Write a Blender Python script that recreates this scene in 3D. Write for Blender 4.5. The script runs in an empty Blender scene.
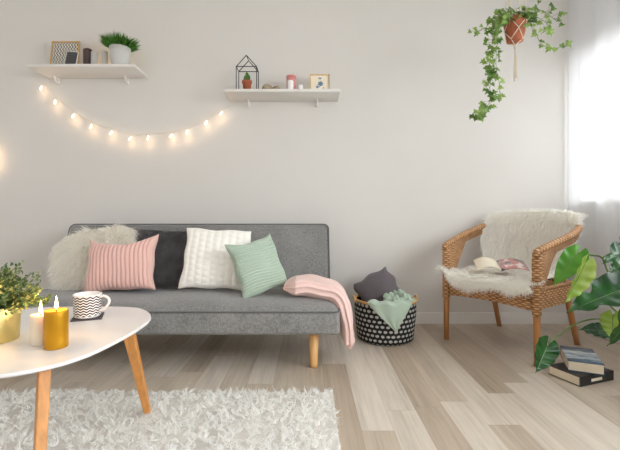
import bpy, bmesh, math, random
import numpy as np
from mathutils import Vector, Matrix, Euler
random.seed(7); rng = np.random.default_rng(7)
PI = math.pi
scn = bpy.context.scene
COL = scn.collection
F = 396.0; HY = 215.0; CH = 0.82; WALL_Y = 3.0

def at(px, py, Y):
    return Vector(((px-310)/F*Y, Y, CH-(py-HY)/F*Y))

def lin(c):
    return tuple(((v/255)/12.92 if v/255 <= 0.04045 else ((v/255+0.055)/1.055)**2.4) for v in c)

# ------------------------------------------------------------------ materials
class NT:
    def __init__(s, name):
        s.m = bpy.data.materials.new(name); s.m.use_nodes = True
        s.t = s.m.node_tree; s.t.nodes.clear()
        s.out = s.t.nodes.new('ShaderNodeOutputMaterial')
    def n(s, typ, **kw):
        nd = s.t.nodes.new(typ)
        for k, v in kw.items():
            if k.startswith('i_'):
                nd.inputs[k[2:].replace('_', ' ')].default_value = v
            else: setattr(nd, k, v)
        return nd
    def l(s, a, b): s.t.links.new(a, b)
    def math(s, op, a, b=None, c=None):
        nd = s.t.nodes.new('ShaderNodeMath'); nd.operation = op
        for i, x in enumerate((a, b, c)):
            if x is None: continue
            if isinstance(x, (int, float)): nd.inputs[i].default_value = x
            else: s.l(x, nd.inputs[i])
        return nd.outputs[0]
    def mix(s, fac, a, b, blend='MIX'):
        nd = s.t.nodes.new('ShaderNodeMix'); nd.data_type = 'RGBA'; nd.blend_type = blend
        for x, i in ((fac, 0), (a, 6), (b, 7)):
            if isinstance(x, (int, float)): nd.inputs[i].default_value = x
            elif isinstance(x, tuple): nd.inputs[i].default_value = (*x, 1) if len(x) == 3 else x
            else: s.l(x, nd.inputs[i])
        return nd.outputs[2]
    def bsdf(s, color, rough=0.6, metal=0.0, normal=None, **kw):
        b = s.t.nodes.new('ShaderNodeBsdfPrincipled')
        if isinstance(color, tuple): b.inputs['Base Color'].default_value = (*color, 1)
        else: s.l(color, b.inputs['Base Color'])
        if isinstance(rough, (int, float)): b.inputs['Roughness'].default_value = rough
        else: s.l(rough, b.inputs['Roughness'])
        b.inputs['Metallic'].default_value = metal
        if normal is not None: s.l(normal, b.inputs['Normal'])
        for k, v in kw.items(): b.inputs[k.replace('_', ' ')].default_value = v
        return b
    def bump(s, h, strength=0.3, dist=0.002):
        nd = s.t.nodes.new('ShaderNodeBump'); nd.inputs['Strength'].default_value = strength
        nd.inputs['Distance'].default_value = dist; s.l(h, nd.inputs['Height']); return nd.outputs[0]
    def done(s, sh):
        s.l(sh.outputs[0] if hasattr(sh, 'outputs') else sh, s.out.inputs[0]); return s.m
    def coord(s, kind='Object'):
        return s.t.nodes.new('ShaderNodeTexCoord').outputs[kind]
    def noise(s, vec, scale, detail=4, rough=0.55):
        nd = s.t.nodes.new('ShaderNodeTexNoise'); s.l(vec, nd.inputs['Vector'])
        nd.inputs['Scale'].default_value = scale; nd.inputs['Detail'].default_value = detail
        nd.inputs['Roughness'].default_value = rough; return nd.outputs['Fac']
    def mapping(s, vec, scale=(1, 1, 1), rot=(0, 0, 0)):
        nd = s.t.nodes.new('ShaderNodeMapping'); s.l(vec, nd.inputs['Vector'])
        nd.inputs['Scale'].default_value = scale; nd.inputs['Rotation'].default_value = rot
        return nd.outputs[0]
    def sep(s, vec):
        nd = s.t.nodes.new('ShaderNodeSeparateXYZ'); s.l(vec, nd.inputs[0]); return nd.outputs
    def ramp(s, fac, stops):
        nd = s.t.nodes.new('ShaderNodeValToRGB'); s.l(fac, nd.inputs[0])
        cr = nd.color_ramp
        while len(cr.elements) < len(stops): cr.elements.new(0.5)
        for e, (p, c) in zip(cr.elements, stops): e.position = p; e.color = (*c, 1)
        return nd.outputs[0]

def plain(name, rgb, rough=0.6, metal=0.0, var=0.06, scale=8, bump=0.0, bscale=200, **kw):
    t = NT(name); c = lin(rgb); co = t.coord()
    nz = t.noise(co, scale)
    lo = tuple(x*(1-var) for x in c); hi = tuple(min(1, x*(1+var)) for x in c)
    colr = t.ramp(nz, [(0.3, lo), (0.7, hi)])
    nm = t.bump(t.noise(co, bscale, 2), bump) if bump else None
    return t.done(t.bsdf(colr, rough, metal, nm, **kw))

def fabric(name, rgb, fleck=0.25, scale=450, bump=0.5):
    t = NT(name); c = lin(rgb); co = t.coord()
    n1 = t.noise(t.mapping(co, (1, 1, 0.35)), scale, 2); n2 = t.noise(t.mapping(co, (0.35, 1, 1)), scale, 2)
    n3 = t.noise(co, 5, 3)
    f = t.math('MULTIPLY_ADD', n3, 0.25, t.math('MULTIPLY', t.math('ADD', n1, n2), 0.375))
    colr = t.ramp(f, [(0.3, tuple(x*(1-fleck) for x in c)), (0.7, tuple(min(1, x*(1+fleck)) for x in c))])
    b = t.bsdf(colr, 0.9, 0, t.bump(t.math('ADD', n1, n2), bump, 0.001), Sheen_Weight=0.25)
    return t.done(b)

def fur_mat(name, rgb, var=0.15, transl=0.35, sheerness=0.0):
    t = NT(name); c = lin(rgb); co = t.coord()
    colr = t.ramp(t.noise(co, 14, 4), [(0.3, tuple(x*(1-var) for x in c)), (0.65, tuple(min(1, x*(1+var*.4)) for x in c))])
    d = t.n('ShaderNodeBsdfDiffuse'); t.l(colr, d.inputs[0])
    tr = t.n('ShaderNodeBsdfTranslucent'); t.l(colr, tr.inputs[0])
    mx = t.n('ShaderNodeMixShader'); mx.inputs[0].default_value = transl
    t.l(d.outputs[0], mx.inputs[1]); t.l(tr.outputs[0], mx.inputs[2])
    if not sheerness: return t.done(mx)
    tp = t.n('ShaderNodeBsdfTransparent'); m2 = t.n('ShaderNodeMixShader'); m2.inputs[0].default_value = sheerness
    t.l(mx.outputs[0], m2.inputs[1]); t.l(tp.outputs[0], m2.inputs[2])
    return t.done(m2)

def wood(name, rgb, rough=0.45, axis=2, var=0.18):
    t = NT(name); c = lin(rgb); co = t.coord()
    sc = [60, 60, 60]; sc[axis] = 4
    g = t.noise(t.mapping(co, tuple(sc)), 1, 5)
    colr = t.ramp(g, [(0.3, tuple(x*(1-var) for x in c)), (0.7, tuple(min(1, x*(1+var)) for x in c))])
    return t.done(t.bsdf(colr, rough, 0, t.bump(g, 0.1)))

def emit(name, rgb, strength):
    t = NT(name); e = t.n('ShaderNodeEmission'); e.inputs[0].default_value = (*lin(rgb), 1)
    e.inputs[1].default_value = strength; return t.done(e)

def leaf_mat(name, rgb, rgb2, rough=0.35, transl=0.25, scale=30):
    t = NT(name); co = t.coord()
    colr = t.ramp(t.noise(co, scale, 2), [(0.35, lin(rgb)), (0.65, lin(rgb2))])
    p = t.bsdf(colr, rough)
    tr = t.n('ShaderNodeBsdfTranslucent'); t.l(colr, tr.inputs[0])
    mx = t.n('ShaderNodeMixShader'); mx.inputs[0].default_value = transl
    t.l(p.outputs[0], mx.inputs[1]); t.l(tr.outputs[0], mx.inputs[2])
    return t.done(mx)

def wicker_mat():
    t = NT('wicker'); uv = t.sep(t.coord('UV'))
    S = 1/0.013
    u = t.math('MULTIPLY', uv[0], S*0.6); v = t.math('MULTIPLY', uv[1], S)
    row = t.math('FLOOR', v)
    ph = t.math('MULTIPLY', row, PI)
    su = t.math('SINE', t.math('ADD', t.math('MULTIPLY', u, PI), ph))
    sv = t.math('ABSOLUTE', t.math('SINE', t.math('MULTIPLY', v, PI)))
    h = t.math('MULTIPLY', sv, t.math('MULTIPLY_ADD', su, 0.35, 0.65))
    nz = t.noise(t.coord('Object'), 25, 4)
    hh = t.math('MULTIPLY_ADD', nz, 0.5, t.math('MULTIPLY', h, 0.6))
    colr = t.ramp(hh, [(0.12, lin((78, 46, 22))), (0.45, lin((162, 112, 68))), (0.82, lin((222, 178, 128)))])
    return t.done(t.bsdf(colr, 0.45, 0, t.bump(h, 0.8, 0.003)))

def zigzag_mat(name, light, dark, nu, nv, amp, duty=0.5, rough=0.2):
    t = NT(name); uv = t.sep(t.coord('UV'))
    tri = t.math('PINGPONG', t.math('MULTIPLY', uv[0], nu), 0.5)
    v = t.math('ADD', t.math('MULTIPLY', uv[1], nv), t.math('MULTIPLY', tri, 2*amp))
    s = t.math('GREATER_THAN', t.math('FRACT', v), duty)
    colr = t.mix(s, lin(dark), lin(light))
    return t.done(t.bsdf(colr, rough))

def dots_mat():
    t = NT('basket_weave'); uv = t.sep(t.coord('UV'))
    u = t.math('MULTIPLY', uv[0], 36); v = t.math('MULTIPLY', uv[1], 9)
    row = t.math('FLOOR', v)
    u2 = t.math('ADD', u, t.math('MULTIPLY', row, 0.5))
    fu = t.math('SUBTRACT', t.math('FRACT', u2), 0.5); fv = t.math('SUBTRACT', t.math('FRACT', v), 0.5)
    d = t.math('SQRT', t.math('ADD', t.math('POWER', fu, 2), t.math('MULTIPLY', t.math('POWER', fv, 2), 1.5)))
    nz = t.noise(t.coord('Object'), 45, 3)
    s = t.math('LESS_THAN', t.math('ADD', d, t.math('MULTIPLY', t.math('SUBTRACT', nz, .5), .3)), 0.34)
    colr = t.mix(s, lin((22, 22, 22)), lin((186, 184, 178)))
    fib = t.noise(t.mapping(t.coord('Object'), (40, 40, 300)), 1, 3)
    return t.done(t.bsdf(colr, 0.85, 0, t.bump(fib, 0.6, 0.003)))

def floor_mat():
    t = NT('laminate_floor'); co = t.sep(t.coord('Object')); W = 0.125; Lp = 0.95
    xs = t.math('DIVIDE', t.math('ADD', co[0], 10.0+0.055), W); ix = t.math('FLOOR', xs)
    wn = t.n('ShaderNodeTexWhiteNoise'); wn.noise_dimensions = '1D'; t.l(ix, wn.inputs['W'])
    ys = t.math('ADD', t.math('DIVIDE', co[1], Lp), t.math('MULTIPLY', wn.outputs[0], 7.3)); iy = t.math('FLOOR', ys)
    cmb = t.n('ShaderNodeCombineXYZ'); t.l(ix, cmb.inputs[0]); t.l(iy, cmb.inputs[1])
    w2 = t.n('ShaderNodeTexWhiteNoise'); w2.noise_dimensions = '2D'; t.l(cmb.outputs[0], w2.inputs['Vector'])
    base = t.ramp(w2.outputs[0], [(0.0, lin((182, 165, 145))), (0.35, lin((193, 178, 159))), (0.7, lin((203, 190, 173))), (1.0, lin((214, 203, 189)))])
    off = t.n('ShaderNodeCombineXYZ'); t.l(t.math('MULTIPLY', w2.outputs[0], 37), off.inputs[2])
    va = t.n('ShaderNodeVectorMath'); va.operation = 'ADD'; t.l(t.coord('Object'), va.inputs[0]); t.l(off.outputs[0], va.inputs[1])
    g1 = t.noise(t.mapping(va.outputs[0], (60, 2.6, 1)), 1, 6, 0.65)
    g2 = t.noise(t.mapping(va.outputs[0], (9, 1.0, 1)), 1, 3, 0.5)
    gr = t.math('ADD', t.math('MULTIPLY', g1, 0.55), t.math('MULTIPLY', g2, 0.45))
    grain = t.ramp(gr, [(0.32, (0.70, 0.685, 0.66)), (0.5, (0.95, 0.95, 0.95)), (0.66, (1.10, 1.10, 1.10))])
    c = t.mix(1.0, base, grain, 'MULTIPLY')
    ex = t.math('ABSOLUTE', t.math('SUBTRACT', t.math('FRACT', xs), 0.5)); ey = t.math('ABSOLUTE', t.math('SUBTRACT', t.math('FRACT', ys), 0.5))
    e = t.math('MAXIMUM', t.math('GREATER_THAN', ex, 0.492), t.math('GREATER_THAN', ey, 0.4985))
    c = t.mix(t.math('MULTIPLY', e, 0.3), c, lin((120, 104, 90)))
    return t.done(t.bsdf(c, 0.42, 0, t.bump(gr, 0.06)))

M = {}
M['wall'] = plain('wall_paint', (223, 220, 215), 0.9, var=0.015, scale=2, bump=0.05, bscale=300)
M['wall_side'] = plain('white_wall_paint', (238, 238, 240), 0.9, var=0.01, scale=2)
M['ceiling'] = plain('ceiling_paint', (235, 235, 233), 0.9, var=0.01)
M['white'] = plain('white_lacquer', (238, 236, 232), 0.35, var=0.01)
M['shelf'] = plain('shelf_lacquer', (228, 225, 220), 0.45, var=0.01)
M['tabletop'] = plain('satin_white_tabletop', (236, 234, 233), 0.28, var=0.01)
M['floor'] = floor_mat()
M['sofa'] = fabric('grey_sofa_fabric', (132, 131, 129), 0.5, 170)
M['piping'] = fabric('dark_piping', (104, 104, 105), 0.1)
M['beech'] = wood('light_beech', (222, 172, 112), 0.4)
M['oak'] = wood('honey_oak', (206, 142, 76), 0.4)
M['rattan'] = wood('rattan_pole', (178, 122, 72), 0.4)
M['wicker'] = wicker_mat()
M['shag'] = fur_mat('shag_wool', (255, 255, 253), 0.01, 0.45, 0.4)
M['fluffy'] = fur_mat('fluffy_ivory_fur', (255, 253, 248), 0.01, 0.45, 0.3)
M['sheep'] = fur_mat('cream_sheepskin', (255, 254, 250), 0.01, 0.45, 0.3)
M['pink'] = fabric('pink_corduroy', (232, 190, 180), 0.10, 300, 0.2)
M['darkpile'] = fur_mat('charcoal_pile', (124, 122, 124), 0.3, 0.2)
M['knit'] = fabric('ivory_knit', (252, 248, 240), 0.04, 300, 0.2)
M['green'] = fabric('sage_green_velvet', (172, 190, 172), 0.10, 300, 0.3)
M['throw'] = fabric('blush_throw_wool', (238, 204, 196), 0.08, 250, 0.4)
M['basket'] = dots_mat()
M['rim'] = wood('bamboo_rim', (205, 160, 98), 0.5, 0)
M['liner'] = plain('basket_lining', (40, 38, 36), 0.9)
M['velvet'] = fabric('mauve_grey_velvet', (98, 90, 94), 0.12, 60, 0.2)
M['terracotta'] = plain('terracotta', (172, 96, 66), 0.75, var=0.12, scale=20)
M['cord'] = plain('cotton_cord', (226, 214, 192), 0.9, var=0.06, scale=200)
M['ivy'] = leaf_mat('ivy_leaf', (72, 108, 46), (158, 188, 98), 0.45, 0.35, 14)
M['ivystem'] = plain('ivy_stem', (112, 120, 66), 0.6)
M['mon_dark'] = leaf_mat('dark_glossy_leaf', (22, 62, 26), (42, 92, 38), 0.22, 0.15, 12)
M['mon_mid'] = leaf_mat('bright_glossy_leaf', (70, 138, 34), (104, 168, 52), 0.28, 0.4, 10)
M['mon_lime'] = leaf_mat('lime_leaf_underside', (140, 172, 62), (176, 200, 98), 0.4, 0.4, 12)
M['stem'] = plain('plant_stem', (96, 124, 62), 0.5)
M['grass'] = leaf_mat('bright_grass', (44, 98, 30), (92, 152, 52), 0.5, 0.3, 60)
M['bush'] = leaf_mat('bush_leaf_green', (76, 100, 58), (120, 142, 84), 0.5, 0.25, 40)
M['bushy'] = leaf_mat('bush_leaf_yellow', (168, 172, 92), (206, 204, 132), 0.5, 0.3, 40)
M['soil'] = plain('soil', (52, 40, 30), 0.95, var=0.3, scale=80)
M['brass'] = plain('brushed_brass', (206, 192, 130), 0.36, 0.8, var=0.05, scale=30)
M['goldwax'] = plain('gold_wax', (204, 148, 26), 0.34, 0.6, var=0.04, scale=30, Subsurface_Weight=0.0)
M['ivorywax'] = plain('ivory_wax', (240, 226, 206), 0.5, var=0.02, Subsurface_Weight=0.5, Subsurface_Scale=0.02)
M['goldtop'] = plain('flame_glow_wax_top', (240, 160, 60), 0.5, var=0.02, Subsurface_Weight=0.4, Subsurface_Scale=0.02)  # orange base colour stands in for the flame's glow in the gold candle
M['wick'] = plain('wick', (40, 30, 24), 0.9)
M['flame'] = emit('flame', (255, 206, 120), 18)
M['bulb'] = emit('warm_led', (255, 222, 176), 5)
M['wire'] = plain('clear_wire', (206, 200, 188), 0.4)
M['mug'] = zigzag_mat('zigzag_glaze', (246, 240, 236), (40, 32, 34), 14, 7.5, 0.6, 0.52)
M['glaze'] = plain('white_glaze', (246, 242, 240), 0.2, var=0.01)
M['slate'] = plain('slate_coaster', (72, 68, 72), 0.7, var=0.15, scale=60)
M['chevron'] = zigzag_mat('chevron_print', (232, 226, 214), (58, 56, 56), 6, 9, 0.8, 0.45, 0.5)
M['scale_print'] = zigzag_mat('dark_scallop_print', (128, 128, 128), (40, 40, 44), 5, 7, 0.6, 0.78, 0.4)
M['frame_gold'] = wood('golden_frame', (206, 168, 104), 0.4)
M['frame_wood'] = wood('pale_wood_frame', (212, 182, 134), 0.5)
M['paper'] = plain('cream_paper', (240, 230, 208), 0.8, var=0.03)
M['pages'] = None
M['blueink'] = plain('blue_ink', (112, 140, 168), 0.8, var=0.2, scale=60)
M['cocoa'] = plain('cocoa_tin', (74, 56, 54), 0.5)
M['silver'] = plain('silver_tin', (190, 188, 184), 0.4, var=0.03)
M['greypot'] = plain('pale_grey_pot', (204, 204, 200), 0.7, var=0.03)
M['black_wire'] = plain('black_metal', (34, 34, 36), 0.45, 0.4)
M['cactus'] = plain('cactus_green', (72, 120, 52), 0.6, var=0.25, scale=90)
M['stone'] = plain('sea_stone', (166, 150, 124), 0.8, var=0.2, scale=40)
M['pinkwax'] = plain('rose_wax', (222, 150, 146), 0.5, var=0.04)
M['cover_black'] = plain('black_cover', (30, 31, 34), 0.35, var=0.1)
M['radiator'] = plain('radiator_white', (225, 226, 228), 0.4)

def pages_mat():
    t = NT('page_edges'); z = t.sep(t.coord('Object'))[2]
    s = t.math('ABSOLUTE', t.math('SINE', t.math('MULTIPLY', z, 1800)))
    colr = t.mix(s, lin((206, 190, 162)), lin((236, 222, 198)))
    return t.done(t.bsdf(colr, 0.85))
M['pages'] = pages_mat()
def cover_mat():
    t = NT('seascape_cover'); o = t.coord('Object'); c = t.sep(o)
    n = t.noise(t.mapping(o, (45, 10, 1)), 1, 4)
    f = t.math('ADD', t.math('MULTIPLY_ADD', c[0], 3.4, 0.05), t.math('MULTIPLY', t.math('SUBTRACT', n, 0.5), 0.7))
    colr = t.ramp(f, [(0.15, lin((70, 96, 116))), (0.3, lin((186, 196, 200))), (0.42, lin((84, 112, 130))), (0.58, lin((206, 212, 212))), (0.7, lin((92, 104, 118))), (0.95, lin((84, 92, 104)))])
    return t.done(t.bsdf(colr, 0.22))
M['seacover'] = cover_mat()
def mag_mat():
    t = NT('magazine_picture'); o = t.coord('Object'); c = t.sep(o)
    n = t.noise(o, 16, 3)
    colr = t.ramp(n, [(0.35, lin((70, 62, 66))), (0.47, lin((178, 158, 160))), (0.56, lin((200, 120, 118))), (0.68, lin((232, 222, 220)))])
    return t.done(t.bsdf(colr, 0.25))
M['magazine'] = mag_mat()
def sheer_mat():
    t = NT('sheer_voile')
    tp = t.n('ShaderNodeBsdfTransparent'); tr = t.n('ShaderNodeBsdfTranslucent'); tr.inputs[0].default_value = (.93, .94, .95, 1)
    df = t.n('ShaderNodeBsdfDiffuse'); df.inputs[0].default_value = (.93, .94, .95, 1)
    m1 = t.n('ShaderNodeMixShader'); m1.inputs[0].default_value = 0.58; t.l(tr.outputs[0], m1.inputs[1]); t.l(df.outputs[0], m1.inputs[2])
    m2 = t.n('ShaderNodeMixShader'); m2.inputs[0].default_value = 0.84; t.l(tp.outputs[0], m2.inputs[1]); t.l(m1.outputs[0], m2.inputs[2])
    return t.done(m2)
M['sheer'] = sheer_mat()
def glass_mat():
    t = NT('window_glass')
    tp = t.n('ShaderNodeBsdfTransparent'); g = t.n('ShaderNodeBsdfGlossy'); g.inputs['Roughness'].default_value = 0.02
    m = t.n('ShaderNodeMixShader'); m.inputs[0].default_value = 0.06; t.l(tp.outputs[0], m.inputs[1]); t.l(g.outputs[0], m.inputs[2])
    return t.done(m)
M['glass'] = glass_mat()

# ------------------------------------------------------------------ mesh helpers
def mesh_obj(name, verts, faces, mat, parent=None, uvs=None, smooth=True, loc=None, rot=None, mats=None, fmat=None):
    me = bpy.data.meshes.new(name)
    me.from_pydata([tuple(v) for v in verts] if not isinstance(verts, np.ndarray) else verts.tolist(), [], faces if not isinstance(faces, np.ndarray) else faces.tolist())
    if uvs is not None:
        ul = me.uv_layers.new(name='UVMap')
        li = np.empty(len(me.loops), dtype=np.int32); me.loops.foreach_get('vertex_index', li)
        arr = np.asarray(uvs, dtype=np.float32)
        if len(arr) == len(me.vertices): arr = arr[li]
        ul.data.foreach_set('uv', arr.ravel())
    if smooth: me.polygons.foreach_set('use_smooth', [True]*len(me.polygons))
    for m in ([mat] if mats is None else mats): me.materials.append(m)
    if fmat is not None: me.polygons.foreach_set('material_index', fmat)
    me.update()
    o = bpy.data.objects.new(name, me); COL.objects.link(o)
    if parent is not None: o.parent = parent
    if loc is not None: o.location = loc
    if rot is not None: o.rotation_euler = rot
    return o

class B:
    """collects geometry of one mesh"""
    def __init__(s): s.v = []; s.f = []; s.uv = []
    def add(s, vs, fs, uv=None):
        k = len(s.v); s.v += [Vector(v) for v in vs]; s.f += [tuple(i+k for i in f) for f in fs]
        s.uv += list(uv) if uv is not None else [(0, 0)]*len(vs); return s
    def box(s, a, b, mtx=None):
        x0, y0, z0 = a; x1, y1, z1 = b
        vs = [Vector(p) for p in ((x0,y0,z0),(x1,y0,z0),(x1,y1,z0),(x0,y1,z0),(x0,y0,z1),(x1,y0,z1),(x1,y1,z1),(x0,y1,z1))]
        if mtx is not None: vs = [mtx @ v for v in vs]
        return s.add(vs, [(0,3,2,1),(4,5,6,7),(0,1,5,4),(1,2,6,5),(2,3,7,6),(3,0,4,7)])
    def tube(s, pts, r, n=8, cap=True):
        pts = [Vector(p) for p in pts]; N = len(pts)
        rs = [r]*N if isinstance(r, (int, float)) else r
        vs = []; prev = None
        for i, p in enumerate(pts):
            d = (pts[min(i+1, N-1)]-pts[max(i-1, 0)]).normalized()
            if prev is None:
                a = Vector((0, 0, 1)) if abs(d.z) < 0.9 else Vector((1, 0, 0)); side = d.cross(a).normalized()
            else: side = (prev-d*prev.dot(d)).normalized()
            prev = side; up = d.cross(side)
            for k in range(n):
                t = 2*PI*k/n; vs.append(p+(side*math.cos(t)+up*math.sin(t))*rs[i])
        fs = [(i*n+k, i*n+(k+1) % n, (i+1)*n+(k+1) % n, (i+1)*n+k) for i in range(N-1) for k in range(n)]
        if cap: fs += [tuple(reversed(range(n))), tuple((N-1)*n+k for k in range(n))]
        ln = [0.0]
        for a_, b_ in zip(pts[:-1], pts[1:]): ln.append(ln[-1]+(b_-a_).length)
        uv = [(k/n*2*PI*rs[0], ln[i]) for i in range(N) for k in range(n)]
        return s.add(vs, fs, uv)
    def lathe(s, prof, n=32, c=(0, 0, 0), sx=1, sy=1):
        m = len(prof); vs = []; uv = []
        for i, (r, z) in enumerate(prof):
            for k in range(n+1):
                t = 2*PI*k/n; vs.append((c[0]+r*sx*math.cos(t), c[1]+r*sy*math.sin(t), c[2]+z)); uv.append((k/n, i/(m-1)))
        w = n+1
        fs = [(i*w+k, i*w+k+1, (i+1)*w+k+1, (i+1)*w+k) for i in range(m-1) for k in range(n)]
        return s.add(vs, fs, uv)
    def grid(s, nu, nv, fn, uvs=(1, 1)):
        vs = []; uv = []
        for j in range(nv+1):
            for i in range(nu+1):
                vs.append(fn(i/nu, j/nv)); uv.append((i/nu*uvs[0], j/nv*uvs[1]))
        w = nu+1
        return s.add(vs, [(j*w+i, j*w+i+1, (j+1)*w+i+1, (j+1)*w+i) for j in range(nv) for i in range(nu)], uv)
    def obj(s, name, mat, parent=None, smooth=True, loc=None, rot=None, weld=False, **kw):
        o = mesh_obj(name, s.v, s.f, mat, parent, s.uv, smooth, loc, rot, **kw)
        if weld:
            bm = bmesh.new(); bm.from_mesh(o.data); bmesh.ops.remove_doubles(bm, verts=bm.verts, dist=1e-5)
            bmesh.ops.recalc_face_normals(bm, faces=bm.faces); bm.to_mesh(o.data); bm.free()
        return o

def rbox(name, a, b, r, mat, parent=None, seg=4, loc=None, rot=None, mtx=None):
    bm = bmesh.new(); bmesh.ops.create_cube(bm, size=1)
    for v in bm.verts:
        v.co = Vector([a[i]+(v.co[i]+0.5)*(b[i]-a[i]) for i in range(3)])
    bmesh.ops.bevel(bm, geom=bm.edges[:], offset=r, segments=seg, profile=0.5, affect='EDGES')
    if mtx is not None: bm.transform(mtx)
    me = bpy.data.meshes.new(name); bm.to_mesh(me); bm.free(); me.materials.append(mat)
    me.polygons.foreach_set('use_smooth', [True]*len(me.polygons))
    o = bpy.data.objects.new(name, me); COL.objects.link(o)
    try: me.set_sharp_from_angle(angle=math.radians(50))
    except Exception: pass
    if parent is not None: o.parent = parent
    if loc is not None: o.location = loc
    if rot is not None: o.rotation_euler = rot
    return o

def tag(o, label, cat, group=None, kind=None):
    o['label'] = label; o['category'] = cat
    if group: o['group'] = group
    if kind: o['kind'] = kind
    return o
def thing(name, label, cat, loc=(0, 0, 0), rz=0, group=None, rot=None):
    o = bpy.data.objects.new(name, None); COL.objects.link(o); o.location = loc
    o.rotation_euler = rot if rot is not None else (0, 0, rz); o.empty_display_size = 0.1
    return tag(o, label, cat, group)
def struct(o): o['kind'] = 'structure'; return o

def catmull(pts, n=8):
    P = [Vector(p) for p in pts]; P = [P[0]*2-P[1]]+P+[P[-1]*2-P[-2]]; out = []
    for i in range(1, len(P)-2):
        for k in range(n):
            t = k/n; a, b, c, d = P[i-1:i+3]
            out.append(0.5*((2*b)+(c-a)*t+(2*a-5*b+4*c-d)*t*t+(3*b-a-3*c+d)*t**3))
    out.append(P[-2]); return out

def fur(name, pts, nrm, flow, length, width, mat, parent=None, seg=3, rand=0.5, droop=0.3, base=None, lvar=0.35, clump=None, stuff=False):
    """ribbon strands; pts,nrm,flow are (N,3) arrays"""
    N = len(pts)
    d = nrm+flow+rng.normal(0, rand, (N, 3))*0.6
    if clump is not None: d = d+clump
    d /= np.linalg.norm(d, axis=1, keepdims=True)+1e-9
    L = length*(1-lvar*rng.random((N, 1)))*1.0
    side = np.cross(d, nrm+rng.normal(0, .45, (N, 3))); side /= np.linalg.norm(side, axis=1, keepdims=True)+1e-9
    bend = rng.normal(0, rand*0.5, (N, 3))+np.array([0, 0, -droop])
    verts = np.zeros((N, (seg+1)*2, 3))
    for k in range(seg+1):
        t = k/seg
        c = pts+d*L*t+bend*L*t*t*0.8
        w = width*(1-0.75*t**2)*0.5
        verts[:, 2*k] = c-side*w; verts[:, 2*k+1] = c+side*w
    q = np.array([[2*k, 2*k+1, 2*k+3, 2*k+2] for k in range(seg)])
    faces = (q[None]+(np.arange(N)*(seg+1)*2)[:, None, None]).reshape(-1, 4)
    v = verts.reshape(-1, 3)
    me = bpy.data.meshes.new(name)
    me.vertices.add(len(v)); me.vertices.foreach_set('co', v.astype(np.float32).ravel())
    me.loops.add(len(faces)*4); me.loops.foreach_set('vertex_index', faces.astype(np.int32).ravel())
    me.polygons.add(len(faces)); me.polygons.foreach_set('loop_start', (np.arange(len(faces))*4).astype(np.int32))
    me.polygons.foreach_set('use_smooth', [True]*len(faces))
    me.update(calc_edges=True); me.materials.append(mat)
    if base is not None:   # merge base mesh
        bm = bmesh.new(); bm.from_mesh(me); bm.from_mesh(base.data); bm.to_mesh(me); bm.free()
        bpy.data.objects.remove(base)
    o = bpy.data.objects.new(name, me); COL.objects.link(o)
    if parent is not None: o.parent = parent
    return o

def sample_surface(fn, n, flowdir=None, urange=(0, 1), vrange=(0, 1)):
    U = rng.uniform(*urange, n); V = rng.uniform(*vrange, n); e = 1e-3
    P = np.zeros((n, 3)); Nn = np.zeros((n, 3)); Fl = np.zeros((n, 3))
    for i in range(n):
        p = fn(U[i], V[i]); a = fn(U[i]+e, V[i])-p; b = fn(U[i], V[i]+e)-p
        c = a.cross(b); 
        if c.length > 0: c.normalize()
        P[i] = p; Nn[i] = c
        if b.length > 0: Fl[i] = b.normalized()
    return P, Nn, Fl

# ------------------------------------------------------------------ room
XL, XR, ZC = -2.75, 1.98, 2.62
struct(B().box((XL-0.2, -1.6, -0.1), (XR+0.25, WALL_Y+0.2, 0)).obj('floor', M['floor'], smooth=False))
struct(B().box((XL-0.2, WALL_Y, 0), (XR+0.25, WALL_Y+0.2, ZC)).obj('wall_back', M['wall'], smooth=False))
struct(B().box((XL-0.2, -1.6, 0), (XL, WALL_Y, ZC)).obj('wall_left', M['wall_side'], smooth=False))
struct(B().box((XL-0.2, -1.6, ZC), (XR+0.25, WALL_Y+0.2, ZC+0.15)).obj('ceiling', M['ceiling'], smooth=False))
struct(B().box((XL-0.2, -1.8, 0), (-0.7, -1.6, ZC+.15)).box((-0.7, -1.8, 0), (XR+.25, -1.6, 1.9)).obj('rear_light_blocker', M['wall_side'], smooth=False))  # unseen blocker added behind the camera; dims the left and low rear skylight
WY0, WY1, WZ0, WZ1 = -1.3, 2.90, 0.90, 1.98  # opening lengthened toward the camera, out of view, to brighten rug and chair
b = B(); T = XR+0.25
b.box((XR, -1.6, 0), (T, WALL_Y, WZ0)); b.box((XR, -1.6, WZ1), (T, WALL_Y, ZC))
b.box((XR, WY1, WZ0), (T, WALL_Y, WZ1)); b.box((XR, -1.6, WZ0), (T, WY0, WZ1))
struct(b.obj('wall_right', M['wall_side'], smooth=False))
struct(B().box((XL, WALL_Y-0.016, 0), (XR, WALL_Y, 0.082)).obj('baseboard_back', M['white'], smooth=False))
struct(B().box((XR-0.016, -1.6, 0), (XR, WALL_Y-0.016, 0.082)).obj('baseboard_right', M['white'], smooth=False))
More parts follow.
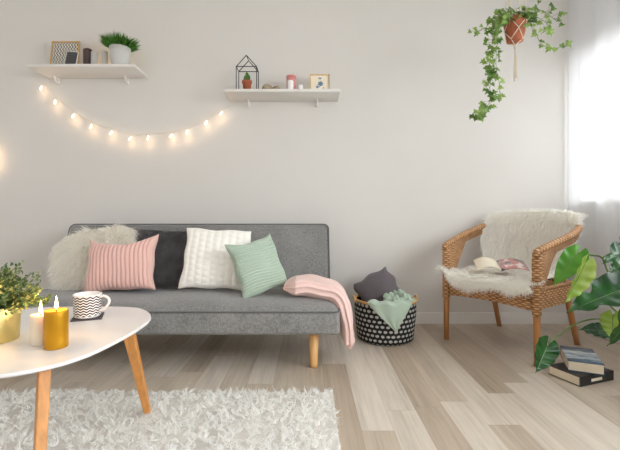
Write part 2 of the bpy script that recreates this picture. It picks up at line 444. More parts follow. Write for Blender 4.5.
# window
w = bpy.data.objects.new('window_1', None); COL.objects.link(w); w.location = (XR+0.12, (WY0+WY1)/2, WZ0); w['kind'] = 'structure'
hw = (WY1-WY0)/2; hz = WZ1-WZ0; fr = B()
fr.box((0, -hw, 0), (0.06, hw, 0.07)); fr.box((0, -hw, hz-0.07), (0.06, hw, hz))
for y in (-hw, -hw/3-.035, hw/3-.035, hw-0.07): fr.box((0, y, 0.07), (0.06, y+0.07, hz-0.07))
fr.obj('window_frame', M['white'], w, smooth=False)
for y0, y1 in ((-hw+0.07, -hw/3-.035), (-hw/3+.035, hw/3-.035), (hw/3+.035, hw-0.07)):
    B().box((0.028, y0, 0.07), (0.034, y1, hz-0.07)).obj('pane', M['glass'], w, smooth=False)
B().box((-0.135, -hw, 0.0), (0, hw, 0.018)).obj('window_sill', M['white'], w, smooth=False)

# sheer curtain
def sheer(u, v):
    y = 1.0+u*1.97; ph = u*44+0.6*math.sin(u*9)
    a = 0.018+0.006*math.sin(u*17)
    return Vector((1.938+0.8*a*math.sin(ph)*(0.7+0.3*v), y+0.008*math.cos(ph*2), 2.58-2.55*v))
c = B().grid(330, 24, sheer).obj('sheer_curtain', M['sheer'])
tag(c, 'white sheer curtain hanging in folds over the window at right', 'curtain')

# ------------------------------------------------------------------ rug
RX0, RX1, RY0, RY1 = -2.15, 0.115, 0.55, 1.82
t = thing('shag_rug', 'cream shaggy rug with long pile under the white coffee table', 'rug', ((RX0+RX1)/2, (RY0+RY1)/2, 0))
rc = np.array([(RX0+RX1)/2, (RY0+RY1)/2, 0])
rbox('rug_backing', (RX0-rc[0]+.01, RY0-rc[1]+.01, 0.001), (RX1-rc[0]-.01, RY1-rc[1]-.01, 0.014), 0.005, M['shag'], t, 2)
NR = 68000
tu = np.stack([rng.uniform(RX0+.01, RX1-.01, NR//7), rng.uniform(RY0+.01, RY1-.01, NR//7)], 1)
cl = np.concatenate([rng.normal(0, 1.0, (NR//7, 2)), np.zeros((NR//7, 1))], 1)
idx = rng.integers(0, NR//7, NR)
P = np.zeros((NR, 3)); P[:, :2] = tu[idx]+rng.normal(0, 0.0035, (NR, 2)); P[:, 0] = np.clip(P[:, 0], RX0+.012, RX1-.012); P[:, 1] = np.clip(P[:, 1], RY0+.012, RY1-.012); P[:, 2] = 0.012
P -= rc
Nn = np.tile([0, 0, 1.0], (NR, 1))
fur('pile', P, Nn, np.zeros((NR, 3)), 0.038, 0.0042, M['shag'], t, 3, 0.38, 0.35, clump=cl[idx])['kind'] = 'stuff'

# ------------------------------------------------------------------ sofa
SX0, SX1 = -1.735, 0.155
sc = Vector(((SX0+SX1)/2, 2.33, 0)); hwS = (SX1-SX0)/2
sofa = thing('sofa', 'grey fabric sofa bed with light wooden legs against the wall', 'sofa', sc)
rbox('seat_base', (-hwS, -0.28, 0.195), (hwS, 0.30, 0.322), 0.022, M['sofa'], sofa)
def seat_top(u, v):
    x = (u*2-1); y = (v*2-1); e = (1-abs(x)**14)*(1-abs(y)**6)
    return Vector((x*(hwS-0.004), 0.01+y*0.284, 0.316+0.046*max(e, 0)**0.5+0.004*math.sin(x*9)*max(e, 0)))
B().grid(120, 40, seat_top).obj('seat_cushion', M['sofa'], sofa)
def rrect(x0, x1, y0, y1, r, n=6):
    pts = []
    for cx, cy, a0 in ((x1-r, y1-r, 0), (x0+r, y1-r, 90), (x0+r, y0+r, 180), (x1-r, y0+r, 270)):
        for k in range(n+1):
            a = math.radians(a0+90*k/n); pts.append((cx+r*math.cos(a), cy+r*math.sin(a)))
    return pts
pp = [(x, y, 0.318) for x, y in rrect(-hwS-.001, hwS+.001, -0.281, 0.30, 0.03)]
B().tube(pp+[pp[0]], 0.0045, 6).obj('piping', M['piping'], sofa)
# backrest leaning
lean = Matrix.Translation((0, 0.27, 0.335)) @ Matrix.Rotation(math.radians(-24), 4, 'X')
bx0, bx1 = -hwS+0.045, hwS-0.022
rbox('backrest', (bx0, 0.0, 0.0), (bx1, 0.10, 0.465), 0.035, M['sofa'], sofa, 5, mtx=lean)
for yy in (0.006, 0.094):
    pp = [lean @ Vector((x, yy, z)) for x, z in rrect(bx0+.003, bx1-.003, 0.003, 0.462, 0.036)]
    B().tube(pp+[pp[0]], 0.0045, 6).obj('piping', M['piping'], sofa)
for sx in (-1, 1):
    for y in (-0.195, 0.22):
        B().tube([(sx*(hwS-0.135), y, 0.0), (sx*(hwS-0.135), y, 0.02), (sx*(hwS-0.135), y, 0.20)], [0.020, 0.021, 0.029], 20).obj('leg', M['beech'], sofa)

# ------------------------------------------------------------------ cushions
def pillow_fn(w, h, th, rib=None, pinch=0.06, sag=0.0, wob=0.004, seed=0, rnd=0.0):
    def fn(u, v, side=1):
        x = u*2-1; y = v*2-1
        e = max((1-x**2)*(1-y**2), 0); cr = 1-rnd*abs(x)**3*abs(y)**3
        k = 1-pinch*(1-abs(x)**2)*abs(y)**3; k2 = 1-pinch*(1-abs(y)**2)*abs(x)**3
        X = x*w/2*k2; Z = y*h/2*k - sag*(1-x*x)*max(y, 0)**2*h
        Y = th/2*(e**0.42)*(1+0.05*math.sin(x*5+seed)*math.cos(y*4+seed*2))
        if rib: Y += rib(x, y)*min(1, e*6)
        ed = wob*math.sin(y*7+seed)*abs(x)**3
        return Vector(((X+ed)*cr, -side*Y, (Z+wob*math.cos(x*6+seed)*abs(y)**3)*cr))
    return fn
def cushion(name, label, w, h, th, loc, rot, mat, rib=None, nx=90, ny=90, cat='cushion', seam=None, **kw):
    fn = pillow_fn(w, h, th, rib, **kw)
    b = B(); b.grid(nx, ny, lambda u, v: fn(u, v, 1)); b.grid(nx//2, ny//2, lambda u, v: fn(1-u, v, -1))
    if not seam:
        o = b.obj(name, mat, loc=loc, rot=rot); return tag(o, label, cat)
    t = thing(name, label, cat, loc, rot=rot)
    b.obj('cover', mat, t)
    ed = [fn(i/30, 0) for i in range(30)]+[fn(1, i/30) for i in range(30)]+[fn(1-i/30, 1) for i in range(30)]+[fn(0, 1-i/30) for i in range(31)]
    B().tube(ed, 0.0035, 6).obj('seam', seam, t); return t
def R(*a): return tuple(math.radians(x) for x in a)
# fluffy
w, h, th = 0.52, 0.39, 0.13
fn = pillow_fn(w, h, th, pinch=-0.02, seed=1, rnd=.2)
t = thing('cushion', 'fluffy ivory long-fur cushion at the left end of the sofa', 'cushion', (-1.365, 2.535, 0.545), rot=R(-22, -11, 0))
B().grid(40, 40, lambda u, v: fn(u, v, 1)).grid(20, 20, lambda u, v: fn(1-u, v, -1)).obj('cover', M['fluffy'], t)
P, Nn, Fl = sample_surface(lambda u, v: fn(u, v, 1), 15000)
P2, N2, F2 = sample_surface(lambda u, v: fn(1-u, v, -1), 3500)
P = np.vstack([P, P2]); Nn = np.vstack([Nn, N2])
rad = P.copy(); rad[:, 1] = 0; rad /= np.linalg.norm(rad, axis=1, keepdims=True)+1e-6
fl = rad*0.35+np.array([0, 0, -1.1])
clk = np.stack([np.sin(P[:, 0]*60+P[:, 2]*35), np.zeros(len(P)), np.cos(P[:, 2]*55-P[:, 0]*30)], 1)*0.35
fur('fur', P, Nn*.7, fl, 0.062, 0.0034, M['fluffy'], t, 3, 0.35, 0.35, clump=clk)['kind'] = 'stuff'
# dark pile cushion
w, h, th = 0.42, 0.37, 0.13
fnd = pillow_fn(w, h, th, pinch=0.04, seed=3)
t = thing('cushion', 'charcoal grey soft pile cushion between the pink and the ivory knit ones', 'cushion', (-0.93, 2.54, 0.545), rot=R(-24, 2, 0))
B().grid(40, 40, lambda u, v: fnd(u, v, 1)).grid(20, 20, lambda u, v: fnd(1-u, v, -1)).obj('cover', M['darkpile'], t)
P, Nn, Fl = sample_surface(lambda u, v: fnd(u, v, 1), 13000)
fur('pile', P, Nn, Fl*-0.3, 0.014, 0.0025, M['darkpile'], t, 2, 0.5, 0.2)['kind'] = 'stuff'
# pink corduroy
ribp = lambda x, y: 0.0085*abs(math.sin((x+0.03*math.sin(y*3))*PI*8.5))-0.003
cushion('cushion', 'dusty pink cushion with raised vertical ribs in front of the fluffy one', 0.425, 0.345, 0.15, (-1.13, 2.375, 0.528), R(-20, -4, 0), M['pink'], ribp, 220, 50, pinch=0.10, sag=0.13, seed=2)
# ivory knit
def ribk(x, y):
    c = math.floor((x+1)*4.5); ph = (y+1)*11+(c % 2)*0.5
    return 0.006*abs(math.sin((x+1)*4.5*PI))*(0.4+0.6*abs(math.sin(ph*PI*0.5)))
cushion('cushion', 'ivory knitted cushion with chunky vertical pattern', 0.405, 0.385, 0.13, (-0.575, 2.435, 0.552), R(-22, 3, 4), M['knit'], ribk, 200, 160, pinch=0.05, seed=4)
# green
def ribg(x, y): return 0.0035*abs(math.sin((y+0.03*math.sin(x*4))*PI*10))
cushion('cushion', 'sage green cushion with fine horizontal ribs leaning on the knit one', 0.30, 0.34, 0.13, (-0.305, 2.315, 0.525), R(-20, -12, 34), M['green'], ribg, 60, 200, pinch=0.08, sag=0.05, seed=5)

# pink throw
path = catmull([(-0.15, 0, 0.412), (-0.07, 0, 0.415), (0.0, 0, 0.413), (0.07, 0, 0.404), (0.135, 0, 0.383), (0.180, 0, 0.33), (0.198, 0, 0.25), (0.212, 0, 0.16), (0.228, 0, 0.085)], 8)
ny_ = len(path)-1
def throw_fn(u, v):
    k = v*ny_; i = min(int(k), ny_-1); p = path[i].lerp(path[i+1], k-i); d = (path[i+1]-path[i]).normalized(); nrm = Vector((-d.z, 0, d.x))
    a = 2*PI*u; hang = min(1, max(0, (v-0.5)/0.3)); endr = min(1, (v*9)**0.5 if v < .11 else 1)*min(1, ((1-v)*14)**0.5 if v > .93 else 1)
    hwid = (0.150-0.03*hang-0.01*v)*max(endr, .6 if v > .5 else .55); ht = (0.046-0.014*hang)*endr
    cx = math.copysign(abs(math.cos(a))**0.55, math.cos(a)); sz = math.copysign(abs(math.sin(a))**0.6, math.sin(a))
    fold = 0.005*math.sin(cx*7+v*5)+0.004*math.sin(v*21+cx*3)+0.0035*math.sin(sz*9+v*3)
    yc = 2.275-0.055*hang+0.01*math.sin(v*8)
    crease = -0.012*math.exp(-((sz+0.05)/0.18)**2)*(1 if cx < 0 else 0.3) - 0.008*math.exp(-((sz-0.55)/0.12)**2)*(1 if cx < 0 else 0)
    return Vector((p.x, yc+cx*(hwid+crease), p.z))+nrm*(sz*ht+fold*endr)
b = B().grid(96, 150, throw_fn)
th_ = b.obj('throw_blanket', M['throw'])
tag(th_, 'folded blush pink throw blanket draped over right end of the sofa seat', 'blanket')

# ------------------------------------------------------------------ shelves
def shelf(x0, x1, zt, label, bx):
    cx = (x0+x1)/2
    t = thing('wall_shelf', label, 'shelf', (cx, WALL_Y, zt))
    rbox('shelf_board', (x0-cx, -0.245, -0.02), (x1-cx, -0.001, 0), 0.002, M['shelf'], t, 2)
    for x in bx:
        g = B(); x -= cx
        g.box((x-.007, -0.006, -0.062), (x+.007, -0.001, -0.02)); g.box((x-.007, -0.07, -0.026), (x+.007, -0.006, -0.02))
        g.tube(catmull([(x, -0.006, -0.058), (x, -0.026, -0.054), (x, -0.046, -0.042), (x, -0.060, -0.024)], 4), 0.006, 8)
        g.obj('bracket', M['white'], t, smooth=False)
    return t
Z1, Z2 = 1.872, 1.698
shelf(-1.975, -1.222, Z1, 'white wall shelf at the left holding prints, candles and grass plant', (-1.90, -1.375))
shelf(-0.60, 0.208, Z2, 'white wall shelf to the right holding wire house, candles and framed flower', (-0.46, 0.055))
SY = 2.83
def SX(px, Y=SY): return (px-310)/F*Y
# left shelf items
def frame(name, label, cat, px0, px1, h, z, Y, lean, mat_f, mat_p, fw=0.008, dep=0.014, rz=0, printfn=None, roll=0, framed=True):
    w = (px1-px0)/F*Y; cx = SX((px0+px1)/2, Y)
    t = thing(name, label, cat, (cx, Y, z), rot=(math.radians(-lean), math.radians(roll), rz))
    if framed:
        fb = B(); d = dep
        fb.box((-w/2, 0, 0), (-w/2+fw, d, h)); fb.box((w/2-fw, 0, 0), (w/2, d, h)); fb.box((-w/2+fw, 0, 0), (w/2-fw, d, fw)); fb.box((-w/2+fw, 0, h-fw), (w/2-fw, d, h))
        fb.obj('frame', mat_f, t, smooth=False)
    else:
        fb = B().box((-w/2, 0.0005, 0), (w/2, dep, h)); fb.obj('frame', mat_f, t, smooth=False); fw = 0.004
    yy = dep*0.5 if framed else 0.0
    pb = B().add([(-w/2+fw, yy, fw), (w/2-fw, yy, fw), (w/2-fw, yy, h-fw), (-w/2+fw, yy, h-fw)], [(0, 1, 2, 3)], [(0, 0), (0, 1), (1, 1), (1, 0)] if mat_p is M['chevron'] else [(0, 0), (1, 0), (1, 1), (0, 1)])
    pb.obj('print', mat_p, t, smooth=False)
    if printfn: printfn(t, w, h, yy)
    return t
frame('picture_frame', 'golden framed black and white zigzag print on the left shelf', 'picture frame', 49, 77, 0.215, Z1, 2.85, 8, M['frame_gold'], M['chevron'])
frame('photo_card', 'small dark patterned card leaning before the zigzag print', 'card', 63.5, 75.5, 0.120, Z1, 2.81, 10, M['white'], M['scale_print'], roll=5, dep=0.006, framed=False)
t = thing('tin', 'dark brown round-topped tin on the left shelf beside the prints', 'tin', (SX(86.3), SY+.02, Z1))
B().lathe([(0.0, 0), (0.028, 0), (0.030, 0.004), (0.030, 0.12), (0.030, 0.125)], 28).obj('body', M['cocoa'], t)
B().lathe([(0.031, 0.120), (0.031, 0.132), (0.026, 0.140), (0.0, 0.144)], 28).obj('lid', M['cocoa'], t)
def candle(name, label, x, Y, z, r, h, mat, lit=False, mt=None, group=None, e=0.3):
    t = thing(name, label, 'candle', (x, Y, z), group=group)
    B().lathe([(0, 0), (r*.96, 0), (r, 0.003)]+[(r, h*k/5) for k in range(1, 5)]+[(r, h-0.004), (r*.96, h), (r*.88, h-0.002)]+([] if lit else [(0.3*r, h-.003), (0, h-.003)]), 36).obj('wax', mat, t)
    if lit:
        B().lathe([(r*.88, h-0.002), (r*.75, h-0.006), (r*.3, h-0.008), (0, h-0.008)], 36).obj('wax_top', mt or mat, t)
    B().tube([(0, 0, h-0.009), (0.0005, 0, h), (0.001, 0, h+0.006)], 0.0011, 6).obj('wick', M['wick'], t)
    if lit:
        fl = B().lathe([(0.0004, 0), (0.0035, 0.004), (0.0048, 0.009), (0.0044, 0.015), (0.003, 0.023), (0.0014, 0.032), (0.0002, 0.040)], 16, (0.0006, 0, h+0.002))
        fl.obj('flame', M['flame'], t)
        ld = bpy.data.lights.new('flame_light', 'POINT'); ld.energy = e; ld.color = (1, 0.55, 0.2); ld.shadow_soft_size = 0.006
        lo = bpy.data.objects.new('flame_light', ld); COL.objects.link(lo); lo.parent = t; lo.location = (0, 0, h+0.05)
    return t
candle('pillar_candle', 'silvery white candle beside the brown tin on left shelf', SX(94.6), SY, Z1, 0.024, 0.110, M['silver'])
candle('pillar_candle', 'silvery white candle next to the grey grass pot', SX(104), SY+.01, Z1, 0.021, 0.118, M['silver'])
# grass pot
t = thing('potted_grass', 'tufty green grass in a pale grey pot on left shelf', 'potted plant', (SX(120.8), SY-0.01, Z1))
B().lathe([(0, 0), (0.052, 0), (0.056, 0.004), (0.064, 0.07), (0.072, 0.136), (0.069, 0.138), (0.065, 0.13), (0.0, 0.123)], 36).obj('pot', M['greypot'], t)
g = B()
for i in range(650):
    a = rng.uniform(0, 2*PI); r0 = 0.058*math.sqrt(rng.random()); out = r0/0.058
    p0 = Vector((r0*math.cos(a), r0*math.sin(a), 0.125)); L = rng.uniform(0.07, 0.125)
    d = Vector((math.cos(a)*out*0.9+rng.normal(0, .25), math.sin(a)*out*0.9+rng.normal(0, .25), 1.15-0.5*out)).normalized()
    s_ = d.cross(Vector(rng.normal(0, 1, 3))).normalized()*0.0042
    p1 = p0+d*L*0.5; p2 = p0+d*L+Vector((0, 0, -0.008*out))
    g.add([p0-s_*.6, p0+s_*.6, p1-s_, p1+s_, p2], [(0, 1, 3, 2), (2, 3, 4)])
g.obj('grass', M['grass'], t)['kind'] = 'stuff'

# right shelf items
t = thing('wire_house', 'black wire house-shaped terrarium frame on the right shelf', 'ornament', (SX(247.3, 2.84), 2.85, Z2), rz=math.radians(0))
b = B(); hw_, dp, eh, ah = 0.072, 0.05, 0.172, 0.252
rr = 0.003; seg_ = []
for y in (-dp, dp):
    pts = [(-hw_, y, 0.003), (-hw_, y, eh), (0, y, ah), (hw_, y, eh), (hw_, y, 0.003)]
    seg_ += list(zip(pts[:-1], pts[1:]))+[((-hw_, y, eh), (hw_, y, eh)), ((-hw_, y, .003), (hw_, y, .003))]
for p in ((-hw_, .003), (hw_, .003), (-hw_, eh), (hw_, eh), (0, ah)): seg_.append(((p[0], -dp, p[1]), (p[0], dp, p[1])))
for a_, b_ in seg_: b.tube([a_, b_], rr, 6)
b.obj('frame', M['black_wire'], t)
t = thing('potted_cactus', 'tiny cactus in a terracotta pot inside the wire house', 'potted plant', (SX(247), 2.83, Z2+0.003))
B().lathe([(0, 0), (0.024, 0), (0.032, 0.058), (0.036, 0.06), (0.036, 0.077), (0.032, 0.077), (0.03, 0.069), (0, 0.067)], 28).obj('pot', M['terracotta'], t)
b = B()
for (x, y, r, h) in ((0, 0, 0.013, 0.075), (-0.015, 0.004, 0.009, 0.05), (0.014, 0.0, 0.009, 0.055), (0.004, -0.014, 0.008, 0.04)):
    b.lathe([(r*.7, 0), (r, h*.3), (r, h*.75), (r*.6, h*.95), (0, h)], 12, (x, y, 0.065))
b.obj('cactus', M['cactus'], t)
def stone(px0, px1, h, seed, label):
    w = (px1-px0)/F*SY; b = B()
    def f(u, v):
        a = 2*PI*u; p = PI*v; q = 1+0.12*math.sin(3*a+seed)*math.sin(p)+0.08*math.cos(2*p+seed+a)
        return Vector((w/2*q*math.sin(p)*math.cos(a), w*.4*q*math.sin(p)*math.sin(a), h/2-h/2*math.cos(p)))
    b.grid(24, 14, f); return tag(b.obj('stone', M['stone'], loc=(SX((px0+px1)/2), SY, Z2+.001), weld=True), label, 'stone')
stone(261.5, 272, 0.056, 1, 'larger beige sea stone beside the wire house')
stone(272.5, 280, 0.044, 4, 'smaller beige sea stone left of the pink jar')
t = thing('candle_jar', 'pink lidded candle jar at middle of the right shelf', 'candle', (SX(291.2, 2.86), 2.87, Z2))
B().lathe([(0, 0), (0.032, 0), (0.034, 0.004), (0.034, 0.105)], 28).obj('jar', M['pinkwax'], t)
B().lathe([(0.036, 0.105), (0.036, 0.125), (0.033, 0.129), (0, 0.129)], 28).obj('lid', plain('rose_lid', (214, 134, 128), 0.4), t)
candle('pillar_candle', 'small white candle in front of the pink jar', SX(290.5, 2.80), 2.80, Z2, 0.0215, 0.070, M['glaze'])
candle('pillar_candle', 'tiny white tealight candle right of the pink jar', SX(300.5, 2.82), 2.82, Z2, 0.018, 0.046, M['glaze'])
def flower(t, w, h, yy):
    b = B()
    def petal(cx, cz, a, L, W):
        ca, sa = math.cos(a), math.sin(a); pts = []
        for k in range(10):
            q = 2*PI*k/10; x = L/2+L/2*math.cos(q); z = W/2*math.sin(q); pts.append((cx+x*ca-z*sa, yy-0.0006, cz+x*sa+z*ca))
        b.add(pts, [tuple(reversed(range(10)))])
    for k in range(6): petal(0.004, h*.5, k*PI/3+.3, 0.022, 0.012)
    for k in range(5): petal(-0.018, h*.33, k*PI/2.5, 0.014, 0.008)
    for k in range(4): petal(0.0, h*.74, PI*.2+k*.6, 0.015, 0.006)
    petal(0.018, h*.26, .3, .014, .008); petal(0.002, h*.5, -1.7, .03, .003)
    b.obj('flower_print', M['blueink'], t, smooth=False)
frame('picture_frame', 'pale wood frame with blue-grey flower drawing on the right shelf', 'picture frame', 310, 330, 0.14, Z2, 2.84, 6, M['frame_wood'], M['paper'], 0.007, 0.02, 0.0, flower)

# ------------------------------------------------------------------ string lights
bul = [(41, 88), (55, 102), (73, 116), (91, 126.5), (111, 133), (130, 138.5), (148, 138), (171, 136), (187, 132), (206, 123), (221, 113.5)]
t = thing('string_lights', 'curved garland of warm white mini lights strung between the two shelves', 'string lights', (SX(130, 2.975), 2.975, 1.4))
o0 = Vector(t.location)
wp = [at(33, 78, 2.985)]+[at(x+2, y-4, 2.975) for x, y in bul]+[at(234, 104, 2.985)]
B().tube([p-o0 for p in catmull(wp, 5)], 0.0016, 6).obj('cord', M['wire'], t)
def bulb(px, py, t, o0, e=0.028, ang=None):
    p = at(px, py, 2.965)-o0; ang = rng.uniform(.1, .9) if ang is None else ang
    d = Vector((math.sin(ang)*-1, 0, -math.cos(ang)))
    a = p-d*0.016
    B().tube([a, a+d*.004, a+d*0.018, a+d*0.028, a+d*0.032], [0.002, 0.0045, 0.0052, 0.004, 0.001], 10).obj('bulb', M['bulb'], t)
    ld = bpy.data.lights.new('bulb_light', 'POINT'); ld.energy = e; ld.color = (1, 0.62, 0.32); ld.shadow_soft_size = 0.01
    lo = bpy.data.objects.new('bulb_light', ld); COL.objects.link(lo); lo.parent = t; lo.location = p+Vector((0, -0.012, -0.045))
for x, y in bul: bulb(x, y, t, o0)
t = thing('string_lights', 'warm glowing garland end at the left edge of the picture on the wall', 'string lights', (SX(-2, 2.975), 2.975, 1.3))
o0 = Vector(t.location)
wl = [(-34, 96), (-22, 122), (-12, 138), (-3, 149), (-2, 160), (-14, 172)]
B().tube([at(x, y-3, 2.98)-o0 for x, y in wl], 0.0016, 6).obj('cord', M['wire'], t)
for x, y in ((-14, 138), (-6, 149), (-6, 161)): bulb(x, y, t, o0, 0.045)
# two tea lights behind the silver candles
for px, lab in ((99.3, 'tiny lit tealight glowing between the two silvery candles'), (109.3, 'tiny lit tealight glowing between candle and grey pot')):
    t = thing('tealight', lab, 'candle', (SX(px, 2.88), 2.885, Z1))
    B().lathe([(0, 0), (0.012, 0), (0.012, 0.014), (0.0, 0.013)], 20).obj('wax', M['ivorywax'], t)
    B().lathe([(0.0004, 0), (0.004, 0.006), (0.0045, 0.012), (0.001, 0.028)], 12, (0, 0, 0.016)).obj('flame', M['flame'], t)
    ld = bpy.data.lights.new('flame_light', 'POINT'); ld.energy = 0.04; ld.color = (1, 0.6, 0.3); ld.shadow_soft_size = 0.01
    lo = bpy.data.objects.new('flame_light', ld); COL.objects.link(lo); lo.parent = t; lo.location = (0, 0, 0.05)

# ------------------------------------------------------------------ coffee table
TH = 0.42
ctrl = [(-0.79, 1.725), (-0.69, 1.665), (-0.622, 1.55), (-0.605, 1.42), (-0.615, 1.26), (-0.645, 1.12), (-0.71, 1.03), (-0.80, 0.985), (-0.92, 0.985), (-1.08, 1.06), (-1.28, 1.21), (-1.42, 1.36), (-1.46, 1.50), (-1.40, 1.62), (-1.25, 1.70), (-1.02, 1.735)]
cen = Vector((-1.0, 1.38, 0))
t = thing('coffee_table', 'white rounded triangular coffee table with splayed honey wood legs', 'coffee table', cen)
cp = [Vector((x, y, 0)) for x, y in ctrl]; n = len(cp); outl = []
for i in range(n):
    a, b_, c_, d_ = cp[(i-1) % n], cp[i], cp[(i+1) % n], cp[(i+2) % n]
    for k in range(6):
        q = k/6; outl.append(0.5*((2*b_)+(c_-a)*q+(2*a-5*b_+4*c_-d_)*q*q+(3*b_-a-3*c_+d_)*q**3)-cen)
b = B(); N = len(outl); rings = []
for (ins, z) in ((0.012, TH-0.014), (0.003, TH-0.011), (0, TH-0.007), (0.0005, TH-0.003), (0.003, TH)):
    rings.append([Vector((p.x*(1-ins/0.4), p.y*(1-ins/0.4), z)) for p in outl])
vs = [v for r_ in rings for v in r_]
fs = [(j*N+(i+1) % N, j*N+i, (j+1)*N+i, (j+1)*N+(i+1) % N) for j in range(4) for i in range(N)]
fs += [tuple(reversed([4*N+N-1-i for i in range(N)])), tuple([N-1-i for i in range(N)])]
top = b.add(vs, fs).obj('tabletop', M['tabletop'], t, weld=True)
top.data.set_sharp_from_angle(angle=math.radians(40))
def sqleg(a, c, wa, wc):
    a = Vector(a)-cen; c = Vector(c)-cen; d = (c-a); out = Vector((a.x, a.y, 0)).normalized(); s_ = Vector((-out.y, out.x, 0))
    vs = []
    for p, w_ in ((a, wa), (c, wc)):
        for i, j in ((-1, -1), (1, -1), (1, 1), (-1, 1)): vs.append(p+s_*i*w_/2+out*j*w_/2)
    o = B().add(vs, [(3, 2, 1, 0), (4, 5, 6, 7), (0, 1, 5, 4), (1, 2, 6, 5), (2, 3, 7, 6), (3, 0, 4, 7)]).obj('leg', M['oak'], t, smooth=False)
    bv = o.modifiers.new('bev', 'BEVEL'); bv.width = 0.003; bv.segments = 2
sqleg((-0.672, 1.46, TH-0.014), (-0.655, 1.60, 0.02), 0.040, 0.026)
sqleg((-0.728, 1.085, TH-0.014), (-0.657, 0.945, 0.02), 0.030, 0.022)
sqleg((-1.33, 1.49, TH-0.014), (-1.47, 1.53, 0.02), 0.044, 0.026)

# candles on the table
candle('pillar_candle', 'metallic gold pillar candle with a lit flame on the coffee table', -0.769, 1.20, TH, 0.0325, 0.113, M['goldwax'], True, M['goldtop'], e=0.3)
candle('pillar_candle', 'ivory white lit pillar candle behind the gold one', -0.838, 1.232, TH, 0.0275, 0.092, M['ivorywax'], True, M['ivorywax'], e=0.2)
# coaster + mug
mx, my = -0.868, 1.545
co = B().box((-0.052, -0.052, 0), (0.052, 0.052, 0.005)).obj('coaster', M['slate'], loc=(mx+.002, my+0.0, TH), rot=(0, 0, math.radians(22)), smooth=False)
tag(co, 'square dark slate coaster under the patterned mug', 'coaster')
t = thing('mug', 'white mug with black zigzag pattern on the dark coaster', 'mug', (mx, my, TH+0.005))
B().lathe([(0.047+0.004*k/8, 0.008+0.076*k/8) for k in range(9)], 48).obj('body', M['mug'], t)
B().lathe([(0, 0), (0.042, 0), (0.046, 0.003), (0.047, 0.008)], 48).lathe([(0.051, 0.084), (0.0515, 0.088), (0.049, 0.089), (0.0475, 0.084), (0.044, 0.012), (0, 0.008)], 48).obj('lining', M['glaze'], t)
hp = catmull([(0.047, -0.002, 0.076), (0.066, -0.002, 0.080), (0.083, -0.002, 0.070), (0.084, -0.002, 0.052), (0.068, -0.002, 0.032), (0.047, -0.002, 0.022)], 6)
B().tube(hp, 0.0052, 10).obj('handle', M['glaze'], t)
# brass pot plant
px_, py_ = -1.005, 1.265
t = thing('potted_plant', 'small leafy green and yellow bush in a brass pot on coffee table', 'potted plant', (px_, py_, TH))
B().lathe([(0, 0), (0.060, 0), (0.063, 0.003), (0.066, 0.06), (0.068, 0.108), (0.066, 0.110), (0.064, 0.104), (0.062, 0.09), (0, 0.09)], 48).obj('pot', M['brass'], t)
def oval_leaf(b, p, d, nrm, L, W, fold=0.25):
    s_ = d.cross(nrm).normalized(); n_ = s_.cross(d).normalized()
    pr = [(0, 0), (.25, .7), (.55, 1.0), (.85, .6), (1, 0)]
    mid = [p+d*L*q+n_*L*(-.25*q*q) for q, _ in pr]
    lf = [p+d*L*q+s_*W/2*w_+n_*(fold*W/2*w_-L*.25*q*q) for q, w_ in pr[1:-1]]
    rt = [p+d*L*q-s_*W/2*w_+n_*(fold*W/2*w_-L*.25*q*q) for q, w_ in pr[1:-1]]
    vs = mid+lf+rt
    b.add(vs, [(0, 1, 5), (1, 2, 6, 5), (2, 3, 7, 6), (3, 4, 7), (0, 8, 1), (1, 8, 9, 2), (2, 9, 10, 3), (3, 10, 4)])
bg, by, bs = B(), B(), B()
for i in range(120):
    a = rng.uniform(0, 2*PI); el = rng.uniform(0.05, 1.5)
    d = Vector((math.cos(a)*math.cos(el), math.sin(a)*math.cos(el), math.sin(el)*0.85+.12)).normalized()
    p0 = Vector((rng.uniform(-.02, .02), rng.uniform(-.02, .02), 0.09)); L = rng.uniform(0.10, 0.165)
    tip = p0+Vector((d.x*L*1.0, d.y*L*1.0, d.z*L*.92)); bs.tube([p0, p0.lerp(tip, .5)+Vector((0, 0, .01)), tip], 0.0012, 5)
    yel = rng.random() < 0.28
    for k in range(22 if not yel else 24):
        q = rng.uniform(0.35, 1.05); pc = p0.lerp(tip, q)+Vector(rng.normal(0, 0.007, 3))
        if pc.z < 0.10 and pc.xy.length > 0.055: pc.z += 0.02
        dd = (d*0.6+Vector(rng.normal(0, .6, 3))).normalized()
        oval_leaf(by if (yel and q > .75) else bg, pc, dd, Vector(rng.normal(0, 1, 3)).normalized(), rng.uniform(.009, .017), rng.uniform(.006, .010))
bs.obj('stem', M['ivystem'], t); bg.obj('foliage', M['bush'], t)['kind'] = 'stuff'
yo = by.obj('flower_buds', M['bushy'], t); yo['kind'] = 'stuff'; yo['label'] = 'pale yellow tips among the green foliage'

